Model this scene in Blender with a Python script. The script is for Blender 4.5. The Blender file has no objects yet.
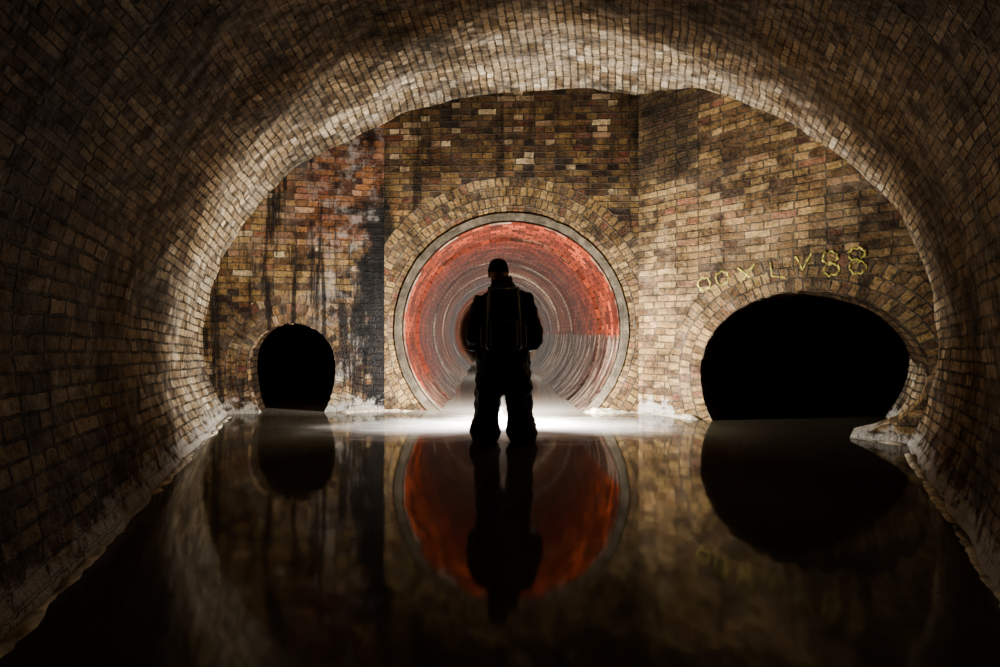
import bpy, bmesh, math, random
from mathutils import Vector, Matrix, noise
random.seed(7)
S=bpy.context.scene
COL=S.collection
CAMZ=.92
# ---------------------------------------------------------------- node helpers
class NT:
    def __init__(s,name):
        s.m=bpy.data.materials.new(name); s.m.use_nodes=True
        s.t=s.m.node_tree; s.n=s.t.nodes; s.l=s.t.links
        s.b=s.n['Principled BSDF']
    def set(s,sock,v):
        if hasattr(v,'is_linked') or isinstance(v,bpy.types.NodeSocket): s.l.new(v,sock)
        else: sock.default_value=v
    def math(s,op,a,b=0.0,c=None,clamp=False):
        n=s.n.new('ShaderNodeMath'); n.operation=op; n.use_clamp=clamp
        s.set(n.inputs[0],a); s.set(n.inputs[1],b)
        if c is not None: s.set(n.inputs[2],c)
        return n.outputs[0]
    def vmath(s,op,a,b):
        n=s.n.new('ShaderNodeVectorMath'); n.operation=op
        s.set(n.inputs[0],a); s.set(n.inputs[1],b); return n.outputs[0]
    def mix(s,f,a,b,mode='MIX'):
        n=s.n.new('ShaderNodeMix'); n.data_type='RGBA'; n.blend_type=mode
        s.set(n.inputs[0],f)
        for i,v in ((6,a),(7,b)):
            if isinstance(v,(tuple,list)): v=(*v[:3],1)
            s.set(n.inputs[i],v)
        return n.outputs[2]
    def ramp(s,f,stops,interp='LINEAR'):
        n=s.n.new('ShaderNodeValToRGB'); n.color_ramp.interpolation=interp
        e=n.color_ramp.elements
        while len(e)<len(stops): e.new(.5)
        for i,(p,c) in enumerate(stops):
            e[i].position=p
            if not isinstance(c,(tuple,list)): c=(c,c,c)
            e[i].color=(*c[:3],1)
        s.set(n.inputs[0],f); return n.outputs[0]
    def noise(s,vec,scale,detail=4,rough=.6,out=0):
        n=s.n.new('ShaderNodeTexNoise'); n.inputs['Scale'].default_value=scale
        n.inputs['Detail'].default_value=detail; n.inputs['Roughness'].default_value=rough
        if vec is not None: s.l.new(vec,n.inputs['Vector'])
        return n.outputs[out]
    def pos(s):
        return s.n.new('ShaderNodeNewGeometry').outputs['Position']
    def uv(s):
        return s.n.new('ShaderNodeUVMap').outputs[0]
    def sep(s,v):
        n=s.n.new('ShaderNodeSeparateXYZ'); s.l.new(v,n.inputs[0]); return n.outputs
    def comb(s,x,y,z):
        n=s.n.new('ShaderNodeCombineXYZ')
        for i,v in enumerate((x,y,z)): s.set(n.inputs[i],v)
        return n.outputs[0]
    def step(s,v,a,b):  # smooth 0..1 between a and b
        n=s.n.new('ShaderNodeMapRange'); n.interpolation_type='SMOOTHSTEP'
        s.set(n.inputs[0],v); n.inputs[1].default_value=a; n.inputs[2].default_value=b
        if a>b:
            n.inputs[1].default_value=b; n.inputs[2].default_value=a
            n.inputs[3].default_value=1; n.inputs[4].default_value=0
        return n.outputs[0]

def srgb(r,g,b):
    f=lambda c:(c/255/12.92) if c/255<=.04045 else ((c/255+.055)/1.055)**2.4
    return (f(r),f(g),f(b))

def brick_mat(name,stops,mortar,bw=.225,rh=.075,ms=.007,bump=.012,stain=.6,stain_scale=.9,
              pale=.0,rough=.6,extra=None,bond=True,offset=.5,wob=.03,palecol=(.50,.44,.34)):
    M=NT(name); uv=M.uv(); P=M.pos()
    wn=M.noise(P,3.5,2,.5,1)
    w=M.vmath('SUBTRACT',wn,(.5,.5,.5)); w=M.vmath('MULTIPLY',w,(wob,wob,0))
    wn2=M.noise(P,24,2,.5,1)
    w2=M.vmath('SUBTRACT',wn2,(.5,.5,.5)); w2=M.vmath('MULTIPLY',w2,(.024,.022,0))
    c=M.vmath('ADD',M.vmath('ADD',uv,w),w2)
    bt=M.n.new('ShaderNodeTexBrick'); M.l.new(c,bt.inputs['Vector'])
    bt.offset=offset; bt.offset_frequency=2
    if bond: bt.squash=.55; bt.squash_frequency=2
    bt.inputs['Color1'].default_value=(0,0,0,1); bt.inputs['Color2'].default_value=(1,1,1,1)
    bt.inputs['Mortar'].default_value=(.5,.5,.5,1)
    bt.inputs['Scale'].default_value=1; bt.inputs['Mortar Size'].default_value=ms
    bt.inputs['Mortar Smooth'].default_value=.4; bt.inputs['Bias'].default_value=0
    bt.inputs['Brick Width'].default_value=bw; bt.inputs['Row Height'].default_value=rh
    tint=bt.outputs['Color']; fac=bt.outputs['Fac']
    col=M.ramp(tint,stops)
    gr=M.noise(P,40,5,.7)
    col=M.mix(1,col,M.ramp(gr,[(.25,.3),(.7,1.45)]),'MULTIPLY')
    mcol=M.mix(M.noise(P,3,3),mortar,tuple(v*.35 for v in mortar))
    col=M.mix(fac,col,mcol)
    if pale>0:
        pn=M.noise(P,2.2,8,.85)
        pm=M.math('MULTIPLY',M.ramp(pn,[(.46,0),(.62,1)]),pale)
        col=M.mix(pm,col,palecol)
    st=M.noise(P,stain_scale,6,.75)
    sm=M.ramp(st,[(.44,0),(.58,1)])
    col=M.mix(M.math('MULTIPLY',sm,stain),col,M.mix(1,col,(.16,.14,.12),'MULTIPLY'))
    st2=M.noise(P,4.5,6,.75)
    col=M.mix(M.ramp(st2,[(.48,0),(.62,.8)]),col,M.mix(1,col,(.22,.2,.18),'MULTIPLY'))
    if extra: col=extra(M,col,P,uv,tint)
    M.set(M.b.inputs['Base Color'],col)
    M.b.inputs['Specular IOR Level'].default_value=.3
    M.set(M.b.inputs['Roughness'],M.ramp(M.noise(P,9,3),[(.35,rough-.25),(.65,rough+.15)]))
    h=M.math('MULTIPLY',M.math('SUBTRACT',1.0,fac),1.0)
    h=M.math('ADD',h,M.math('MULTIPLY',tint,.45))
    h=M.math('ADD',h,M.math('MULTIPLY',gr,1.0))
    bp=M.n.new('ShaderNodeBump'); bp.inputs['Strength'].default_value=1; bp.inputs['Distance'].default_value=bump
    M.l.new(h,bp.inputs['Height']); M.l.new(bp.outputs[0],M.b.inputs['Normal'])
    return M.m

def simple_mat(name,col,rough=.7,noise_amt=.4,scale=20,bump=.004,metal=0):
    M=NT(name); P=M.pos(); n=M.noise(P,scale,5)
    c=M.mix(1,col,M.ramp(n,[(.3,1-noise_amt),(.7,1+noise_amt)]),'MULTIPLY')
    M.set(M.b.inputs['Base Color'],c); M.b.inputs['Roughness'].default_value=rough; M.b.inputs['Metallic'].default_value=metal
    bp=M.n.new('ShaderNodeBump'); bp.inputs['Distance'].default_value=bump; bp.inputs['Strength'].default_value=.8
    M.l.new(n,bp.inputs['Height']); M.l.new(bp.outputs[0],M.b.inputs['Normal'])
    return M.m

# ---------------------------------------------------------------- palettes
YEL=[(0,srgb(60,42,32)),(.2,srgb(118,86,54)),(.5,srgb(156,124,76)),(.72,srgb(184,152,98)),(.84,srgb(132,74,54)),(1,srgb(216,196,154))]
VLT=[(0,srgb(118,96,70)),(.3,srgb(162,138,104)),(.6,srgb(190,166,128)),(.85,srgb(208,186,150)),(1,srgb(234,220,192))]
RIGHTP=[(0,srgb(88,64,44)),(.3,srgb(138,108,70)),(.6,srgb(166,136,90)),(.82,srgb(192,162,110)),(1,srgb(146,96,72))]
MORT=srgb(108,98,82)

def base_extra(M,col,P,z):
    n=M.noise(P,9,6,.75)
    zz=M.math('ADD',z,M.math('MULTIPLY',M.math('SUBTRACT',n,.5),.7))
    return M.mix(M.math('MULTIPLY',M.step(zz,.16,.04),.8),col,(.50,.48,.43))
def left_extra(M,col,P,uv,tint):
    x,y,z=M.sep(P)
    n=M.noise(P,2.5,6,.7)
    red=M.math('MULTIPLY',M.step(M.math('ADD',z,M.math('MULTIPLY',n,.6)),2.0,2.4),M.step(x,-2.6,-2.2))
    col=M.mix(M.math('MULTIPLY',red,.75),col,M.mix(1,col,(.78,.46,.47),'MULTIPLY'))
    lw=M.math('MULTIPLY',M.ramp(M.noise(P,3.2,7,.8),[(.50,0),(.60,1)]),M.step(x,-2.6,-1.9))
    col=M.mix(M.math('MULTIPLY',lw,.5),col,(.46,.45,.42))
    xx=M.math('ADD',x,M.math('MULTIPLY',M.math('SUBTRACT',n,.5),1.6))
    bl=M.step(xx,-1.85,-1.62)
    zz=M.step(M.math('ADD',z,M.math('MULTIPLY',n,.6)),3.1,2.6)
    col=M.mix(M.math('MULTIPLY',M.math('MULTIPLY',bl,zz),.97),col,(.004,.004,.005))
    s=M.noise(M.comb(M.math('MULTIPLY',x,5.5),0,M.math('MULTIPLY',z,.5)),1,6,.7)
    col=M.mix(M.math('MULTIPLY',M.ramp(s,[(.50,0),(.58,1)]),.92),col,M.mix(1,col,(.06,.055,.06),'MULTIPLY'))
    return base_extra(M,col,P,z)
def centre_extra(M,col,P,uv,tint):
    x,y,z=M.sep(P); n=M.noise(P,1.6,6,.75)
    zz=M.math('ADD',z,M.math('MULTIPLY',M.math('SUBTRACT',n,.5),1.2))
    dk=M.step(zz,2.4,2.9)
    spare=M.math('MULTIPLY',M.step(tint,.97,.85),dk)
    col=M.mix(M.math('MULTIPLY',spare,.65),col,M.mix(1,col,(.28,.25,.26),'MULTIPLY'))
    s=M.noise(M.comb(M.math('MULTIPLY',x,5),3.3,M.math('MULTIPLY',z,.5)),1,5,.65)
    col=M.mix(M.math('MULTIPLY',M.ramp(s,[(.56,0),(.66,1)]),.8),col,M.mix(1,col,(.08,.075,.075),'MULTIPLY'))
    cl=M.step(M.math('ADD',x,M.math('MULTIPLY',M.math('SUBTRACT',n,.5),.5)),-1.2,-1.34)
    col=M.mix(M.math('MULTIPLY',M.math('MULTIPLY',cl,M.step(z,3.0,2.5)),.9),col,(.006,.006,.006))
    return base_extra(M,col,P,z)
def right_extra(M,col,P,uv,tint):
    x,y,z=M.sep(P); n=M.noise(P,1.4,6,.75)
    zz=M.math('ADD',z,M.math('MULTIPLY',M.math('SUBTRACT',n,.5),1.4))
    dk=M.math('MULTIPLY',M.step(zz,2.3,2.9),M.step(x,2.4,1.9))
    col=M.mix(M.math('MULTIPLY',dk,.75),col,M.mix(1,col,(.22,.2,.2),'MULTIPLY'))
    px=M.math('MULTIPLY',M.step(x,2.15,2.3),M.step(zz,1.9,2.2))
    col=M.mix(M.math('MULTIPLY',px,.8),col,M.mix(1,col,(1.3,1.3,1.35),'MULTIPLY'))
    return base_extra(M,col,P,z)
def vault_extra(M,col,P,uv,tint):
    x,y,z=M.sep(P)
    # light falloff painted into the brick: darker and browner toward the camera
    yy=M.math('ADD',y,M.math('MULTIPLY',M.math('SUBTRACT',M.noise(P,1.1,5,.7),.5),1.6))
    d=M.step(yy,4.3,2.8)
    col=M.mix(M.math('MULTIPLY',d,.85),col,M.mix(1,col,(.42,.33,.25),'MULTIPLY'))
    return base_extra(M,col,P,z)

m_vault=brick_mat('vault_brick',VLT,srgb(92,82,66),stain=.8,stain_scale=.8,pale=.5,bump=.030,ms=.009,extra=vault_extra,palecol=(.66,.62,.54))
m_left=brick_mat('left_wall_brick',YEL,MORT,stain=.6,extra=left_extra,pale=.3,bump=.022)
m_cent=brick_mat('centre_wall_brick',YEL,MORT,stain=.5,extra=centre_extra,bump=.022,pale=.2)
m_right=brick_mat('right_wall_brick',RIGHTP,srgb(112,102,84),stain=.7,extra=right_extra,pale=.25,bump=.022)
m_vous=brick_mat('voussoir_brick',[(0,srgb(92,68,46)),(.4,srgb(148,118,76)),(.8,srgb(182,152,102)),(1,srgb(124,78,58))],MORT,bw=.078,rh=.115,bond=False,stain=.6,bump=.026,wob=.03,pale=.25,ms=.008)
def vl_extra(M,col,P,uv,tint): return left_extra(M,col,P,uv,tint)
m_vousL=brick_mat('voussoir_brick_weathered',[(0,srgb(66,46,38)),(.35,srgb(130,98,66)),(.75,srgb(172,140,94)),(.88,srgb(128,68,56)),(1,srgb(200,180,142))],MORT,bw=.078,rh=.115,bond=False,stain=.6,bump=.026,pale=.35,wob=.03,extra=vl_extra)
m_side=brick_mat('side_passage_brick',[(0,srgb(58,46,34)),(.5,srgb(94,74,52)),(1,srgb(118,94,68))],srgb(52,46,38),stain=.7,bump=.02)

# ---------------------------------------------------------------- mesh helpers
def mesh_obj(name,verts,faces,uvs=None,mat=None,smooth=False):
    me=bpy.data.meshes.new(name); me.from_pydata([tuple(v) for v in verts],[],faces); me.update()
    if uvs:
        ul=me.uv_layers.new(name='UVMap')
        for lp in me.loops: ul.data[lp.index].uv=uvs[lp.vertex_index]
    if mat: me.materials.append(mat)
    for p in me.polygons: p.use_smooth=smooth
    o=bpy.data.objects.new(name,me); COL.objects.link(o); return o

# ---------------------------------------------------------------- vault
def fW(d):
    dd=max(d,.75)
    l=-(.97+.47*dd); r=.67+.78*dd
    return (l+r)/2,(r-l)/2
def fH(d):
    dd=max(d,.75)
    return 1.29+.35*dd if dd<4.8 else 2.97+.1*(dd-4.8)
Z0=.8
def vsec(d,n):
    c,W=fW(d); H=fH(d); Hl=2.1
    a0=-math.asin(1.15/Hl)
    return [(c+W*math.cos(t)*1.0, Z0+(H if t>=0 and t<=math.pi else Hl)*math.sin(t)) for t in [a0+(math.pi-2*a0)*i/n for i in range(n+1)]]
def build_vault():
    n=200; ds=[-3+ (8.8)*i/170 for i in range(171)]
    V=[];U=[];F=[]
    def half(sec):
        L=[0]
        for i in range(1,len(sec)): L.append(L[-1]+math.dist(sec[i],sec[i-1]))
        return L
    Sref=half(vsec(4.3,n))[-1]/2
    for j,d in enumerate(ds):
        sec=vsec(d,n); L=half(sec); T=L[-1]; Sh=T/2; s1=1.9
        for i,(x,z) in enumerate(sec):
            s=L[i]; side=1
            if s>Sh: s=T-s; side=-1
            v=s if s<s1 else s1+(s-s1)/(Sh-s1)*(Sref-s1)
            if side<0: v=2*Sref-v
            p=Vector((x,d,z)); q=noise.noise(p*1.3)*.05+noise.noise(p*4)*.025
            dirv=Vector((x-fW(d)[0],0,z-Z0)).normalized()
            V.append(p+dirv*q); U.append((d*1.12,v))
    w=n+1
    for j in range(len(ds)-1):
        for i in range(n):
            a=j*w+i; F.append((a,a+w,a+w+1,a+1))
    return mesh_obj('ceiling_brick_vault',V,F,U,m_vault,True)
build_vault()

# ---------------------------------------------------------------- wall panels with openings
def hole_pt(h,th,off=0.0):
    a,b,bl=h['a'],h['b'],h['bl']
    bb=b if math.sin(th)>=0 else bl
    x=a*math.cos(th); z=bb*math.sin(th)
    nx=math.cos(th)/a; nz=math.sin(th)/bb; L=math.hypot(nx,nz)
    return h['s']+x+nx/L*off, h['z']+z+nz/L*off
class Pan:
    def __init__(s,P0,P1):
        s.P0=Vector((*P0,0)); s.d=(Vector((*P1,0))-s.P0); s.L=s.d.length; s.d.normalize()
        s.n=Vector((s.d.y,-s.d.x,0))
        if s.n.y>0: s.n=-s.n
    def w(s,u,z,o=0): 
        p=s.P0+s.d*u+s.n*o; return Vector((p.x,p.y,z))
def panel(name,pan,h,mat,s0,s1,z0,z1):
    V=[];U=[];F=[]
    cs=h['s'];cz=h['z']
    angs=set(2*math.pi*i/160 for i in range(160))
    for (a,b) in ((s0,z0),(s0,z1),(s1,z0),(s1,z1)):
        angs.add(math.atan2(b-cz,a-cs)%(2*math.pi))
    angs=sorted(angs); n=len(angs); K=10
    for th in angs:
        c,sn=math.cos(th),math.sin(th); bb=h['b'] if sn>=0 else h['bl']
        r=1/math.sqrt((c/h['a'])**2+(sn/bb)**2)
        t=1e9
        if c>1e-9:t=min(t,(s1-cs)/c)
        if c<-1e-9:t=min(t,(s0-cs)/c)
        if sn>1e-9:t=min(t,(z1-cz)/sn)
        if sn<-1e-9:t=min(t,(z0-cz)/sn)
        t=max(t,r+.001)
        for k in range(K+1):
            q=r+(t-r)*k/K; a=cs+c*q; b=cz+sn*q
            V.append(pan.w(a,b,0)); U.append((a,b))
    for i in range(n):
        j=(i+1)%n
        for k in range(K):
            F.append((i*(K+1)+k,j*(K+1)+k,j*(K+1)+k+1,i*(K+1)+k+1))
    return mesh_obj(name,V,F,U,mat)
def ring(name,pan,h,r0,r1,proud,mat,clip=None,reveal=.25,rows=6,jit=.004):
    V=[];U=[];F=[]; n=240; arc=0
    prof=[(r0,-reveal),(r0,proud)]+[(r0+(r1-r0)*k/rows,proud) for k in range(1,rows+1)]+[(r1,-.02)]
    m=len(prof); ref=[hole_pt(h,2*math.pi*i/n,(r0+r1)/2) for i in range(n+1)]
    for i in range(n+1):
        th=2*math.pi*i/n
        if i: arc+=math.dist(ref[i],ref[i-1])
        for k,(r,o) in enumerate(prof):
            rr=r
            if k in (m-1,m-2): rr=r+jit*3*noise.noise(Vector((math.cos(th)*9,math.sin(th)*9,r)))
            if k in (0,1): rr=r+jit*2*noise.noise(Vector((math.cos(th)*12,math.sin(th)*12,r)))
            a,b=hole_pt(h,th,rr); p=pan.w(a,b,o)
            V.append(p); v=(r-r0) if k else -.0-reveal
            if k==m-1: v=r1-r0+.02
            U.append((arc,v))
    for i in range(n):
        for k in range(m-1):
            a=i*m+k; F.append((a,a+m,a+m+1,a+1))
    o=mesh_obj(name,V,F,U,mat)
    if clip:
        bm=bmesh.new(); bm.from_mesh(o.data)
        for s,sg in clip:
            bmesh.ops.bisect_plane(bm,geom=bm.verts[:]+bm.edges[:]+bm.faces[:],plane_co=pan.w(s,0),plane_no=pan.d*sg,clear_outer=True)
        bm.to_mesh(o.data); bm.free()
    return o
def passage(name,pan,h,dirv,length,mat,off=0,start=0,closed=True,steps=30,stepf=None):
    V=[];U=[];F=[]; n=96; dirv=Vector((*dirv,0)).normalized()
    for j in range(steps+1):
        t=start+(length-start)*(j/steps)**1.5; arc=0; pr=None
        for i in range(n+1):
            th=2*math.pi*i/n
            a,b=hole_pt(h,th,off+(stepf(t) if stepf else 0))
            a0,b0=hole_pt(h,th,off)
            if pr: arc+=math.dist(pr,(a0,b0))
            pr=(a0,b0)
            p=pan.w(a,b)+dirv*t
            q=noise.noise(p*2)*.012
            V.append(p+Vector((0,0,q))); U.append((t,arc))
    for j in range(steps):
        for i in range(n):
            a=j*(n+1)+i; F.append((a,a+n+1,a+n+2,a+1))
    if closed: F.append(tuple(steps*(n+1)+i for i in range(n)))
    return mesh_obj(name,V,F,U,mat,True)

C1=(-1.39,5.40); C2=(1.63,5.30)
panL=Pan((-4.39,4.92),C1); panC=Pan(C1,C2); panR=Pan(C2,(5.0,5.30-.896*3.37))
hL=dict(s=panL.L-1.045,z=.55,a=.485,b=.49,bl=.83)
hC=dict(s=1.515,z=.97,a=1.28,b=1.27,bl=1.27)
hR=dict(s=1.60,z=.50,a=.90,b=.82,bl=1.0)
panel('wall_left',panL,hL,m_left,0,panL.L,-.5,4.2)
panel('wall_back',panC,hC,m_cent,0,panC.L,-.5,4.2)
panel('wall_right',panR,hR,m_right,0,panR.L,-.5,4.2)
ring('brick_arch_ring',panL,hL,0,.34,.002,m_vousL,reveal=.10,jit=.012)
ring('brick_arch_ring',panC,hC,.08,.54,.002,m_vous,clip=[(0.002,-1),(panC.L-.002,1)],reveal=.02,jit=.010)
ring('brick_arch_ring',panR,hR,0,.345,.002,m_vous,reveal=.10,clip=[(0.002,-1)],jit=.012)
def conc_ex():
    M=NT('pipe_collar_concrete'); P=M.pos(); n=M.noise(P,6,6,.7); n2=M.noise(P,45,4,.7)
    c=M.ramp(n,[(.3,srgb(44,38,32)),(.5,srgb(84,76,62)),(.7,srgb(124,114,98))])
    M.set(M.b.inputs['Base Color'],c); M.b.inputs['Roughness'].default_value=.6
    bp=M.n.new('ShaderNodeBump'); bp.inputs['Distance'].default_value=.01
    M.l.new(n2,bp.inputs['Height']); M.l.new(bp.outputs[0],M.b.inputs['Normal']); return M.m
ring('concrete_pipe_collar',panC,hC,0,.11,.012,conc_ex(),reveal=.06,rows=3,jit=.003)
passage('side_passage_tunnel',panL,hL,(-.30,1),4,m_side,start=.0)
passage('side_passage_tunnel',panR,hR,(.62,.78),5,m_side,start=.0)
pan_w=panR.w
def haunch():
    poly=[(2.56,.80),(2.49,.58),(2.43,.36),(2.30,.20),(2.12,.09),(1.98,.03),(1.90,-.3),(2.7,-.3),(2.7,.80)]
    V=[];U=[];F=[];n=len(poly)
    for o in (.03,-.35):
        for a,b in poly: V.append(pan_w(a,b,o)); U.append((a,b))
    for a,b in poly: V.append(pan_w(a,b,.03)); U.append((0,a+b))
    for a,b in poly: V.append(pan_w(a,b,-.35)); U.append((.38,a+b))
    F.append(tuple(range(n)))
    for i in range(n):
        j=(i+1)%n; F.append((2*n+i,2*n+j,3*n+j,3*n+i))
    return mesh_obj('brick_haunch',V,F,U,m_right)
haunch()

# red lined round tunnel
def red_mat():
    M=NT('red_tunnel_lining'); uv=M.uv(); P=M.pos(); x,y,z=M.sep(P); u,v,_=M.sep(uv)
    wv=M.vmath('MULTIPLY',M.vmath('SUBTRACT',M.noise(P,12,3,.5,1),(.5,.5,.5)),(.03,.03,0))
    bt=M.n.new('ShaderNodeTexBrick'); M.l.new(M.vmath('ADD',M.comb(v,u,0),wv),bt.inputs['Vector'])
    bt.inputs['Color1'].default_value=(0,0,0,1); bt.inputs['Color2'].default_value=(1,1,1,1)
    for k,q in (('Scale',1),('Mortar Size',.008),('Mortar Smooth',.3),('Brick Width',.15),('Row Height',.12),('Bias',0)): bt.inputs[k].default_value=q
    tint=bt.outputs['Color']
    red=M.ramp(tint,[(0,srgb(76,32,20)),(.5,srgb(110,46,27)),(1,srgb(134,62,38))])
    wob=M.math('MULTIPLY',M.math('SUBTRACT',M.noise(P,1.2,3),.5),.10)
    uu=M.math('ADD',u,wob)
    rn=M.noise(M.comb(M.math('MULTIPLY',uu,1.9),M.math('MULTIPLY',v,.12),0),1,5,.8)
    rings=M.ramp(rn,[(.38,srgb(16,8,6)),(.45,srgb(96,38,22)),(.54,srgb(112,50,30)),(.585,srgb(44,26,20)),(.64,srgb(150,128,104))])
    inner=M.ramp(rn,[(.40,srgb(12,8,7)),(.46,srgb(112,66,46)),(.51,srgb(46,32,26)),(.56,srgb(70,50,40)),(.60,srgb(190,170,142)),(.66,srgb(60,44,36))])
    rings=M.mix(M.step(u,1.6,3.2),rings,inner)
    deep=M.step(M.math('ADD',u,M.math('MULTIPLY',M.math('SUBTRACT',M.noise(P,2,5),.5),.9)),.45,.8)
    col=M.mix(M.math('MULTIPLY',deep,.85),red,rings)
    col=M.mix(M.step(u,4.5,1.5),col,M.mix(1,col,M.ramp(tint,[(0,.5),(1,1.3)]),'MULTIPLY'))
    col=M.mix(M.math('MULTIPLY',bt.outputs['Fac'],.7),col,srgb(34,20,16))
    sn=M.noise(M.comb(M.math('MULTIPLY',u,6),M.math('MULTIPLY',v,1.6),0),1,6,.8)
    col=M.mix(M.math('MULTIPLY',M.ramp(sn,[(.58,0),(.66,1)]),.3),col,srgb(140,120,98))
    low=M.math('MULTIPLY',M.step(M.math('ADD',z,M.math('MULTIPLY',M.noise(P,3,4),.1)),.97,.92),M.step(x,.1,.4))
    grey=M.ramp(M.noise(M.comb(M.math('MULTIPLY',u,6),M.math('MULTIPLY',v,1.0),5),1,6,.8),[(.42,srgb(24,19,16)),(.5,srgb(70,60,52)),(.60,srgb(136,124,108))])
    col=M.mix(M.math('MULTIPLY',low,.85),col,grey)
    low2=M.step(M.math('ADD',z,M.math('MULTIPLY',M.noise(P,5,5),.3)),.55,.3)
    col=M.mix(M.math('MULTIPLY',low2,.7),col,grey)
    gr=M.noise(P,30,5,.7)
    col=M.mix(1,col,M.ramp(gr,[(.3,.4),(.65,1.25)]),'MULTIPLY')
    M.set(M.b.inputs['Base Color'],col); M.b.inputs['Roughness'].default_value=.7
    M.b.inputs['Specular IOR Level'].default_value=.08
    h=M.math('ADD',M.math('MULTIPLY',bt.outputs['Fac'],-1.2),M.math('MULTIPLY',gr,.7)); h=M.math('ADD',h,M.math('MULTIPLY',tint,.4)); h=M.math('ADD',h,M.math('MULTIPLY',rn,2.0))
    bp=M.n.new('ShaderNodeBump'); bp.inputs['Distance'].default_value=.02
    M.l.new(h,bp.inputs['Height']); M.l.new(bp.outputs[0],M.b.inputs['Normal']); return M.m
def ringstep(t):
    if t<.9: return 0
    k=int((t-.9)/.9)
    return -.03 if k%2==0 else -.008
passage('red_brick_round_tunnel',panC,hC,(-.02,1),45,red_mat(),start=-.02,steps=300,stepf=ringstep)

# ---------------------------------------------------------------- water + floor
def water_mat():
    M=NT('murky_water'); P=M.pos(); x,y,z=M.sep(P)
    n=M.noise(P,.9,4,.6)
    c=M.ramp(n,[(.35,srgb(60,55,46)),(.7,srgb(84,78,66))])
    # lamp's bright streak painted into the water colour as a soft pale ellipse
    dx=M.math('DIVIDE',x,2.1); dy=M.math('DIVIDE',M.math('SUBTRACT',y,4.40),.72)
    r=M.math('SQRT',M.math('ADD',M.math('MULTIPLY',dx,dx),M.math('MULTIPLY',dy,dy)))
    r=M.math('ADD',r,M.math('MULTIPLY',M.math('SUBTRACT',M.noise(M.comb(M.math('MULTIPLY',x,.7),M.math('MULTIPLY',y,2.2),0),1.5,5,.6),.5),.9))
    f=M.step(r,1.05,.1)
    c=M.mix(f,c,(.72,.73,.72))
    c=M.mix(M.math('MULTIPLY',M.step(y,4.9,5.5),.5),c,(.42,.40,.36))  # beam along the tunnel water, also painted as paler colour
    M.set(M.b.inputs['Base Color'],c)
    M.b.inputs['Roughness'].default_value=.07; M.b.inputs['IOR'].default_value=1.42
    bp=M.n.new('ShaderNodeBump'); bp.inputs['Distance'].default_value=.005; bp.inputs['Strength'].default_value=.4
    M.l.new(M.noise(P,2.4,3,.5),bp.inputs['Height']); M.l.new(bp.outputs[0],M.b.inputs['Normal']); return M.m
def grid(name,x0,x1,y0,y1,z,mat):
    return mesh_obj(name,[(x0,y0,z),(x1,y0,z),(x1,y1,z),(x0,y1,z)],[(0,1,2,3)],[(x0,y0),(x1,y0),(x1,y1),(x0,y1)],mat)
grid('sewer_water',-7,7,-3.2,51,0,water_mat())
grid('floor',-7,7,-3.2,51,-.24,simple_mat('silt_bed',srgb(60,54,46)))

# ---------------------------------------------------------------- silt ledges at wall foot
m_silt=simple_mat('silt_crust',srgb(176,168,148),.8,.7,14,.02)
def ledge(name,pts,w,h,seed=0):
    P=[];
    for i in range(len(pts)-1):
        a,b=Vector((*pts[i],0)),Vector((*pts[i+1],0)); k=max(2,int((b-a).length/.025))
        for j in range(k): P.append(a.lerp(b,j/k))
    V=[];F=[]; m=10
    for i,p in enumerate(P):
        t=(P[min(i+1,len(P)-1)]-P[max(i-1,0)]).normalized(); nn=Vector((t.y,-t.x,0))
        e=min(1,i/6,(len(P)-1-i)/6); 
        s=1+.9*noise.noise(Vector((p.x*2+seed,p.y*2,0)))
        for k in range(m+1):
            a=math.pi*k/m
            q=p+nn*(math.cos(a)*w*s*max(e,.05)); z=math.sin(a)*h*s*e-.02
            q=Vector((q.x,q.y,z)); f=noise.noise(q*9)*.02+noise.noise(q*25)*.010
            V.append(q+Vector((f*.6,f*.4,f)))
    for i in range(len(P)-1):
        for k in range(m):
            a=i*(m+1)+k; F.append((a,a+1,a+m+2,a+m+1))
    return mesh_obj(name,V,F,None,m_silt,True)
def base_x(d,side):
    c,W=fW(d); f=math.sqrt(1-(.8/2.1)**2); return c+side*W*f
ledge('silt_ledge',[(base_x(d,-1)+.01,d) for d in [1,1.6,2.2,3,3.8,4.4,4.85]]+[(-2.98,5.08)],.03,.028,3)
ledge('silt_ledge',[(base_x(d,1)-.01,d) for d in [.9,1.4,2.0,2.6,3.2,3.55]],.03,.028,5)
ledge('silt_ledge',[(-1.95,5.22),(-1.5,5.34),(-1.38,5.35),(-.95,5.35)],.07,.05,8)
ledge('silt_ledge',[(.95,5.26),(1.3,5.24),(1.6,5.24),(1.87,5.04),(2.22,4.74)],.08,.055,11)
ledge('silt_ledge',[(3.08,3.95),(3.22,3.80),(3.38,3.62)],.04,.03,14)

# ---------------------------------------------------------------- painted graffiti
def strokes(name,pan,shapes,mat,rad=.008):
    cu=bpy.data.curves.new(name,'CURVE'); cu.dimensions='3D'; cu.bevel_depth=rad; cu.bevel_resolution=1
    for pts,cyc in shapes:
        sp=cu.splines.new('POLY'); sp.points.add(len(pts)-1); sp.use_cyclic_u=cyc
        for i,(a,b) in enumerate(pts):
            p=pan.w(a,b,-.004+.002*math.sin(i*2.1+a*7)); sp.points[i].co=(*p,1); sp.points[i].radius=1+.3*math.sin(i*1.7+b*20)
    cu.materials.append(mat); o=bpy.data.objects.new(name,cu); COL.objects.link(o); return o
sh=[]
def dens(pts,cyc=False):
    out=[]
    q=pts+[pts[0]] if cyc else pts
    for i in range(len(q)-1):
        for k in range(5): t=k/5; out.append((q[i][0]*(1-t)+q[i+1][0]*t,q[i][1]*(1-t)+q[i+1][1]*t-.05))
    if not cyc: out.append((q[-1][0],q[-1][1]-.05))
    return (out,cyc)
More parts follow.
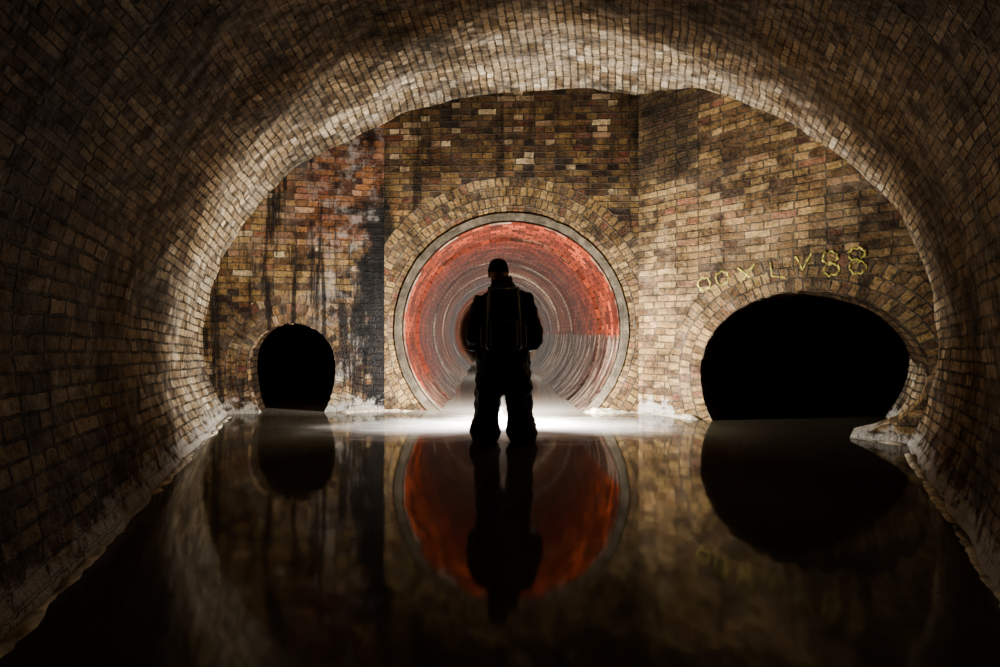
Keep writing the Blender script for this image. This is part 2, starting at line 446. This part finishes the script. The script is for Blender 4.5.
def loop(s,z,a,b): sh.append(([(s+a*math.cos(t*math.pi/10),z-.05+b*math.sin(t*math.pi/10)+.012*math.sin(t*2.3+s*9)) for t in range(20)],True))
for s,z in ((.74,1.50),(.92,1.55)): loop(s,z,.062,.068)
sh.append(dens([(1.07,1.64),(1.23,1.49)])); sh.append(dens([(1.22,1.66),(1.09,1.48)]))
sh.append(dens([(1.36,1.66),(1.37,1.53),(1.48,1.51)])); sh.append(dens([(1.57,1.70),(1.62,1.57),(1.69,1.71)]))
for s,z in ((1.83,1.66),(2.02,1.67),(1.84,1.55),(2.03,1.55)): loop(s,z,.058,.053)
strokes('painted_graffiti',panR,sh,simple_mat('yellow_paint',srgb(166,158,84),.9,.9,22,.002),.0115)

# ---------------------------------------------------------------- person
PX,PY=.03,3.87
def tube(bm,secs,seg=20,cap=True):
    rings=[]
    n=len(secs)
    for i,(c,ra,rb) in enumerate(secs):
        t=(Vector(secs[min(i+1,n-1)][0])-Vector(secs[max(i-1,0)][0])).normalized()
        ax=Vector((1,0,0))
        if abs(t.x)>.8: ax=Vector((0,0,1))
        b=t.cross(ax).normalized(); a=b.cross(t).normalized()
        rings.append([bm.verts.new(Vector(c)+a*ra*math.cos(2*math.pi*k/seg)+b*rb*math.sin(2*math.pi*k/seg)) for k in range(seg)])
    for i in range(n-1):
        for k in range(seg):
            bm.faces.new((rings[i][k],rings[i][(k+1)%seg],rings[i+1][(k+1)%seg],rings[i+1][k]))
    if cap:
        bm.faces.new(list(reversed(rings[0]))); bm.faces.new(rings[-1])
def bm_obj(name,bm,mat,parent=None,voxel=None,smooth=True,disp=None):
    bmesh.ops.recalc_face_normals(bm,faces=bm.faces[:])
    me=bpy.data.meshes.new(name); bm.to_mesh(me); bm.free(); me.materials.append(mat)
    for p in me.polygons: p.use_smooth=smooth
    o=bpy.data.objects.new(name,me); COL.objects.link(o)
    if parent: o.parent=parent
    if voxel:
        r=o.modifiers.new('r','REMESH'); r.mode='VOXEL'; r.voxel_size=voxel; r.use_smooth_shade=True
        s=o.modifiers.new('s','SMOOTH'); s.factor=.6; s.iterations=4
    if disp:
        tx=bpy.data.textures.new(name+'_folds','CLOUDS'); tx.noise_scale=disp[1]; tx.noise_depth=2
        d=o.modifiers.new('d','DISPLACE'); d.texture=tx; d.strength=disp[0]; d.mid_level=.5; d.texture_coords='GLOBAL'
    return o
person=bpy.data.objects.new('standing_man',None); COL.objects.link(person); person.location=(PX,PY,0)
m_cloth=simple_mat('dark_waders',srgb(40,40,42),.75,.4,18,.01)
m_pack=simple_mat('backpack_nylon',srgb(88,90,94),.55,.3,40,.004)
m_skin=simple_mat('skin',srgb(176,128,104),.55,.1,30,.001)
m_knit=simple_mat('beanie_knit',srgb(36,32,32),.9,.4,90,.004)
m_metal=simple_mat('torch_metal',srgb(40,40,44),.35,.2,30,.001,.8)
bm=bmesh.new()
V=Vector
tube(bm,[(V((0,0,z)),rx,ry) for z,rx,ry in [(.41,.13,.11),(.48,.205,.15),(.60,.23,.16),(.68,.24,.165),(.72,.235,.165),(.78,.205,.15),(.9,.185,.14),(1.02,.195,.145),(1.14,.21,.14),(1.22,.20,.125),(1.275,.16,.105),(1.31,.10,.085),(1.34,.075,.075),(1.40,.068,.07)]],28)
for s in (-1,1):
    ex=.268
    tube(bm,[(V((s*.13,0,1.235)),.065,.065),(V((s*.185,0,1.215)),.075,.075),(V((s*.225,-.01,1.11)),.070,.07),(V((s*.25,-.03,.98)),.064,.065),(V((s*ex,-.04,.87)),.064,.064),(V((s*(ex-.01),-.01,.825)),.062,.06),(V((s*.23,.07,.83)),.058,.056),(V((s*.16,.2,.88)),.048,.046),(V((s*.085,.30,.915)),.036,.034)],18)
    hx=s*.112; kx=s*.140; ax=s*.160
    tube(bm,[(V((hx,0,.62)),.115,.13),(V((hx*1.1,0,.50)),.12,.13),(V((s*.132,.0,.38)),.115,.12),(V((kx,.015,.27)),.110,.112),(V((kx*1.03,.01,.20)),.112,.115),(V((s*.155,0,.13)),.126,.122),(V((s*.158,-.005,.07)),.134,.126),(V((ax,-.01,.02)),.114,.11),(V((ax,-.015,-.06)),.088,.092),(V((ax,-.015,-.14)),.078,.085),(V((ax,-.01,-.20)),.070,.085),(V((ax,-.01,-.238)),.06,.075)],20)
    tube(bm,[(V((ax,-.09,-.19)),.035,.035),(V((ax,-.04,-.185)),.055,.05),(V((ax,.06,-.19)),.052,.046),(V((ax+s*.01,.14,-.2)),.05,.036),(V((ax+s*.012,.2,-.205)),.03,.025)],16)
tube(bm,[(V((-.01,-.02,1.27)),.14,.11),(V((-.02,-.03,1.31)),.11,.10),(V((-.03,-.035,1.35)),.09,.085),(V((-.035,-.03,1.375)),.075,.075)],20)
bm_obj('body_clothes',bm,m_cloth,person,voxel=.012,disp=(.05,.08))
# head with face toward +Y
bm=bmesh.new()
bmesh.ops.create_uvsphere(bm,u_segments=48,v_segments=32,radius=1)
for v in bm.verts:
    x,y,z=v.co
    w=.076*(1-.22*max(0,-z)**1.3); dd=.098*(1-.10*max(0,-z))
    nx,ny,nz=x*w,y*dd,z*.115
    if y>0:
        g=lambda cx,cz,sx,sz:math.exp(-((nx-cx)/sx)**2-((nz-cz)/sz)**2)
        ny+=.024*g(0,-.018,.010,.016)+.012*g(0,.0,.008,.022)
        ny-=.010*g(.03,.006,.014,.010)+.010*g(-.03,.006,.014,.010)
        ny+=.006*g(0,.026,.04,.008)
        ny+=.006*g(0,-.052,.02,.005)+.006*g(0,-.063,.018,.005)-.004*g(0,-.0575,.022,.0025)
        ny+=.012*g(0,-.092,.02,.014)
    v.co=(nx,ny,nz)
head=bm_obj('head',bm,m_skin,person); head.location=(-.045,.0,1.435); head.rotation_euler=(0,0,.08)
bm=bmesh.new()
for s in (-1,1):
    m=Matrix.Translation((s*.078,-.002,-.005))@Matrix.Rotation(s*.35,4,'Z')@Matrix.Diagonal((.009,.02,.033,1))
    bmesh.ops.create_uvsphere(bm,u_segments=16,v_segments=12,radius=1,matrix=m)
e=bm_obj('ears',bm,m_skin,head)
m_eye=simple_mat('eye_white',srgb(220,215,210),.2,.05,5,0)
bm=bmesh.new()
for s in (-1,1): bmesh.ops.create_uvsphere(bm,u_segments=16,v_segments=12,radius=.0115,matrix=Matrix.Translation((s*.03,.078,.006)))
bm_obj('eyes',bm,m_eye,head)
# beanie
bm=bmesh.new()
prof=[(.0,.128),(.028,.125),(.055,.116),(.076,.098),(.087,.072),(.091,.04),(.091,.012),(.096,.010),(.098,.03),(.096,.045)]
seg=40; rg=[]
for r,z in prof:
    rg.append([bm.verts.new((r*.93*math.cos(2*math.pi*k/seg),r*1.1*math.sin(2*math.pi*k/seg)-.004,z+(.012*math.sin(2*math.pi*k/seg) if z<.06 else 0))) for k in range(seg)])
for i in range(len(prof)-1):
    for k in range(seg): bm.faces.new((rg[i][k],rg[i][(k+1)%seg],rg[i+1][(k+1)%seg],rg[i+1][k]))
bmesh.ops.remove_doubles(bm,verts=bm.verts[:],dist=.0005)
bm_obj('beanie',bm,m_knit,head)
# backpack
def rbox(bm,c,s,bev=.03,seg=3,taper=0):
    r=bmesh.ops.create_cube(bm,size=1,matrix=Matrix.Translation(c)@Matrix.Diagonal((*s,1)))
    vs=r['verts']
    if taper:
        for v in vs:
            if v.co.z>c[2]: v.co.x=c[0]+(v.co.x-c[0])*(1-taper)
    es=list({e for v in vs for e in v.link_edges})
    bmesh.ops.bevel(bm,geom=es,offset=bev,segments=seg,affect='EDGES',profile=.6)
bm=bmesh.new()
rbox(bm,(0,-.235,1.02),(.31,.17,.48),.055,4,.16)
rbox(bm,(0,-.335,.92),(.22,.06,.22),.025,3)
rbox(bm,(0,-.25,1.255),(.24,.16,.07),.03,3)
rbox(bm,(-.165,-.22,.90),(.05,.11,.18),.02,3)
rbox(bm,(.165,-.22,.90),(.05,.11,.18),.02,3)
bp=bm_obj('backpack',bm,m_pack,person,disp=(.012,.08)); bp.location=(.0,.05,.0)
sub=bp.modifiers.new('sb','SUBSURF'); sub.levels=1; sub.render_levels=1
bp.modifiers.move(1,0)
bm=bmesh.new()
for s in (-1,1):
    tube(bm,[(V((s*.10,-.14,1.24)),.022,.007),(V((s*.11,-.06,1.31)),.024,.008),(V((s*.115,.03,1.295)),.024,.008),(V((s*.125,.13,1.2)),.024,.008),(V((s*.13,.15,1.05)),.022,.008),(V((s*.165,.11,.93)),.018,.007),(V((s*.165,-.1,.85)),.018,.007)],12)
tube(bm,[(V((-.02,-.20,1.27)),.008,.008),(V((-.01,-.22,1.315)),.008,.008),(V((.03,-.22,1.315)),.008,.008),(V((.04,-.20,1.27)),.008,.008)],10)
bm_obj('backpack_straps',bm,m_pack,person)
# torch held in both hands
TZ,TR=.92,.026
bm=bmesh.new()
def lathe_y(bm,prof,cx,cz,seg=28):
    rg=[[bm.verts.new((cx+r*math.cos(2*math.pi*k/seg),y,cz+r*math.sin(2*math.pi*k/seg))) for k in range(seg)] for y,r in prof]
    for i in range(len(prof)-1):
        for k in range(seg): bm.faces.new((rg[i][k],rg[i][(k+1)%seg],rg[i+1][(k+1)%seg],rg[i+1][k]))
    bm.faces.new(rg[0]); return rg
rg=lathe_y(bm,[(.24,.018),(.25,.024),(.27,TR),(.46,TR),(.48,.032),(.53,.045),(.56,.047),(.56,.041),(.545,.036)],0,TZ); bm.faces.new(rg[-1])
bm_obj('torch',bm,m_metal,person,smooth=False)
bm=bmesh.new()
for s in (-1,1):
    y0=.30 if s<0 else .385
    tube(bm,[(V((s*.075,y0-.03,TZ-.003)),.022,.028),(V((s*.052,y0+.0,TZ)),.018,.036),(V((s*.042,y0+.03,TZ)),.016,.040),(V((s*.038,y0+.06,TZ)),.013,.034)],16)
    for f,(dy,ln,rr) in enumerate([(-.012,2.9,.0082),(.010,3.4,.0090),(.032,3.6,.0092),(.053,3.3,.0090)]):
        pts=[]
        for k in range(9):
            a=-.1-ln*k/8; R=TR+.010
            pts.append((V((s*R*math.cos(a),y0+dy,TZ+R*math.sin(a))),rr*(1-.25*k/8),rr*(1-.25*k/8)))
        tube(bm,pts,10)
    pts=[]
    for k in range(7):
        a=.3+1.9*k/6; R=TR+.012
        pts.append((V((s*R*math.cos(a),y0+.02+.035*k/6,TZ+R*math.sin(a))),.011*(1-.25*k/6),.011*(1-.25*k/6)))
    tube(bm,pts,10)
bm_obj('hands',bm,m_skin,person,voxel=.0035)

# ---------------------------------------------------------------- lights
def pl(name,loc,e,r=.04,col=(1,.95,.89),back=None):
    l=bpy.data.lights.new(name,'POINT'); l.energy=e; l.shadow_soft_size=r; l.color=col
    if back:   # photometric (IES style) angular distribution of a reflector lamp aimed up the tunnel
        l.use_nodes=True; nt=l.node_tree; em=[n for n in nt.nodes if n.type=='EMISSION'][0]
        tc=nt.nodes.new('ShaderNodeTexCoord'); sp=nt.nodes.new('ShaderNodeSeparateXYZ'); mr=nt.nodes.new('ShaderNodeMapRange')
        mr.interpolation_type='SMOOTHSTEP'; mr.inputs[1].default_value=back[0]; mr.inputs[2].default_value=back[1]; mr.inputs[3].default_value=back[2]
        nt.links.new(tc.outputs['Normal'],sp.inputs[0]); nt.links.new(sp.outputs[1],mr.inputs[0]); nt.links.new(mr.outputs[0],em.inputs['Strength'])
    o=bpy.data.objects.new(name,l); o.location=loc; COL.objects.link(o); return o
pl('lamp_light',(.17,4.66,.52),820,back=(-.66,.05,.012))
pl('added_tunnel_fill',(.02,9.5,.85),110)  # added fill, hidden behind the figure, to brighten the tunnel lining
pl('added_tunnel_fill',(-.05,14.0,.95),150)  # second added fill, deeper, to lift the dark tunnel core
w=bpy.data.worlds.new('world'); S.world=w; w.use_nodes=True
w.node_tree.nodes['Background'].inputs[0].default_value=(.5,.55,.6,1); w.node_tree.nodes['Background'].inputs[1].default_value=.0
# ---------------------------------------------------------------- camera
cd=bpy.data.cameras.new('camera'); cam=bpy.data.objects.new('camera',cd); COL.objects.link(cam)
cam.location=(0,0,CAMZ); cam.rotation_euler=(math.radians(90),0,0); cd.sensor_width=36; cd.lens=16.2; cd.clip_start=.02
S.camera=cam
S.view_settings.view_transform='AgX'
try: S.view_settings.look='AgX - Medium High Contrast'
except Exception as e: print(e)
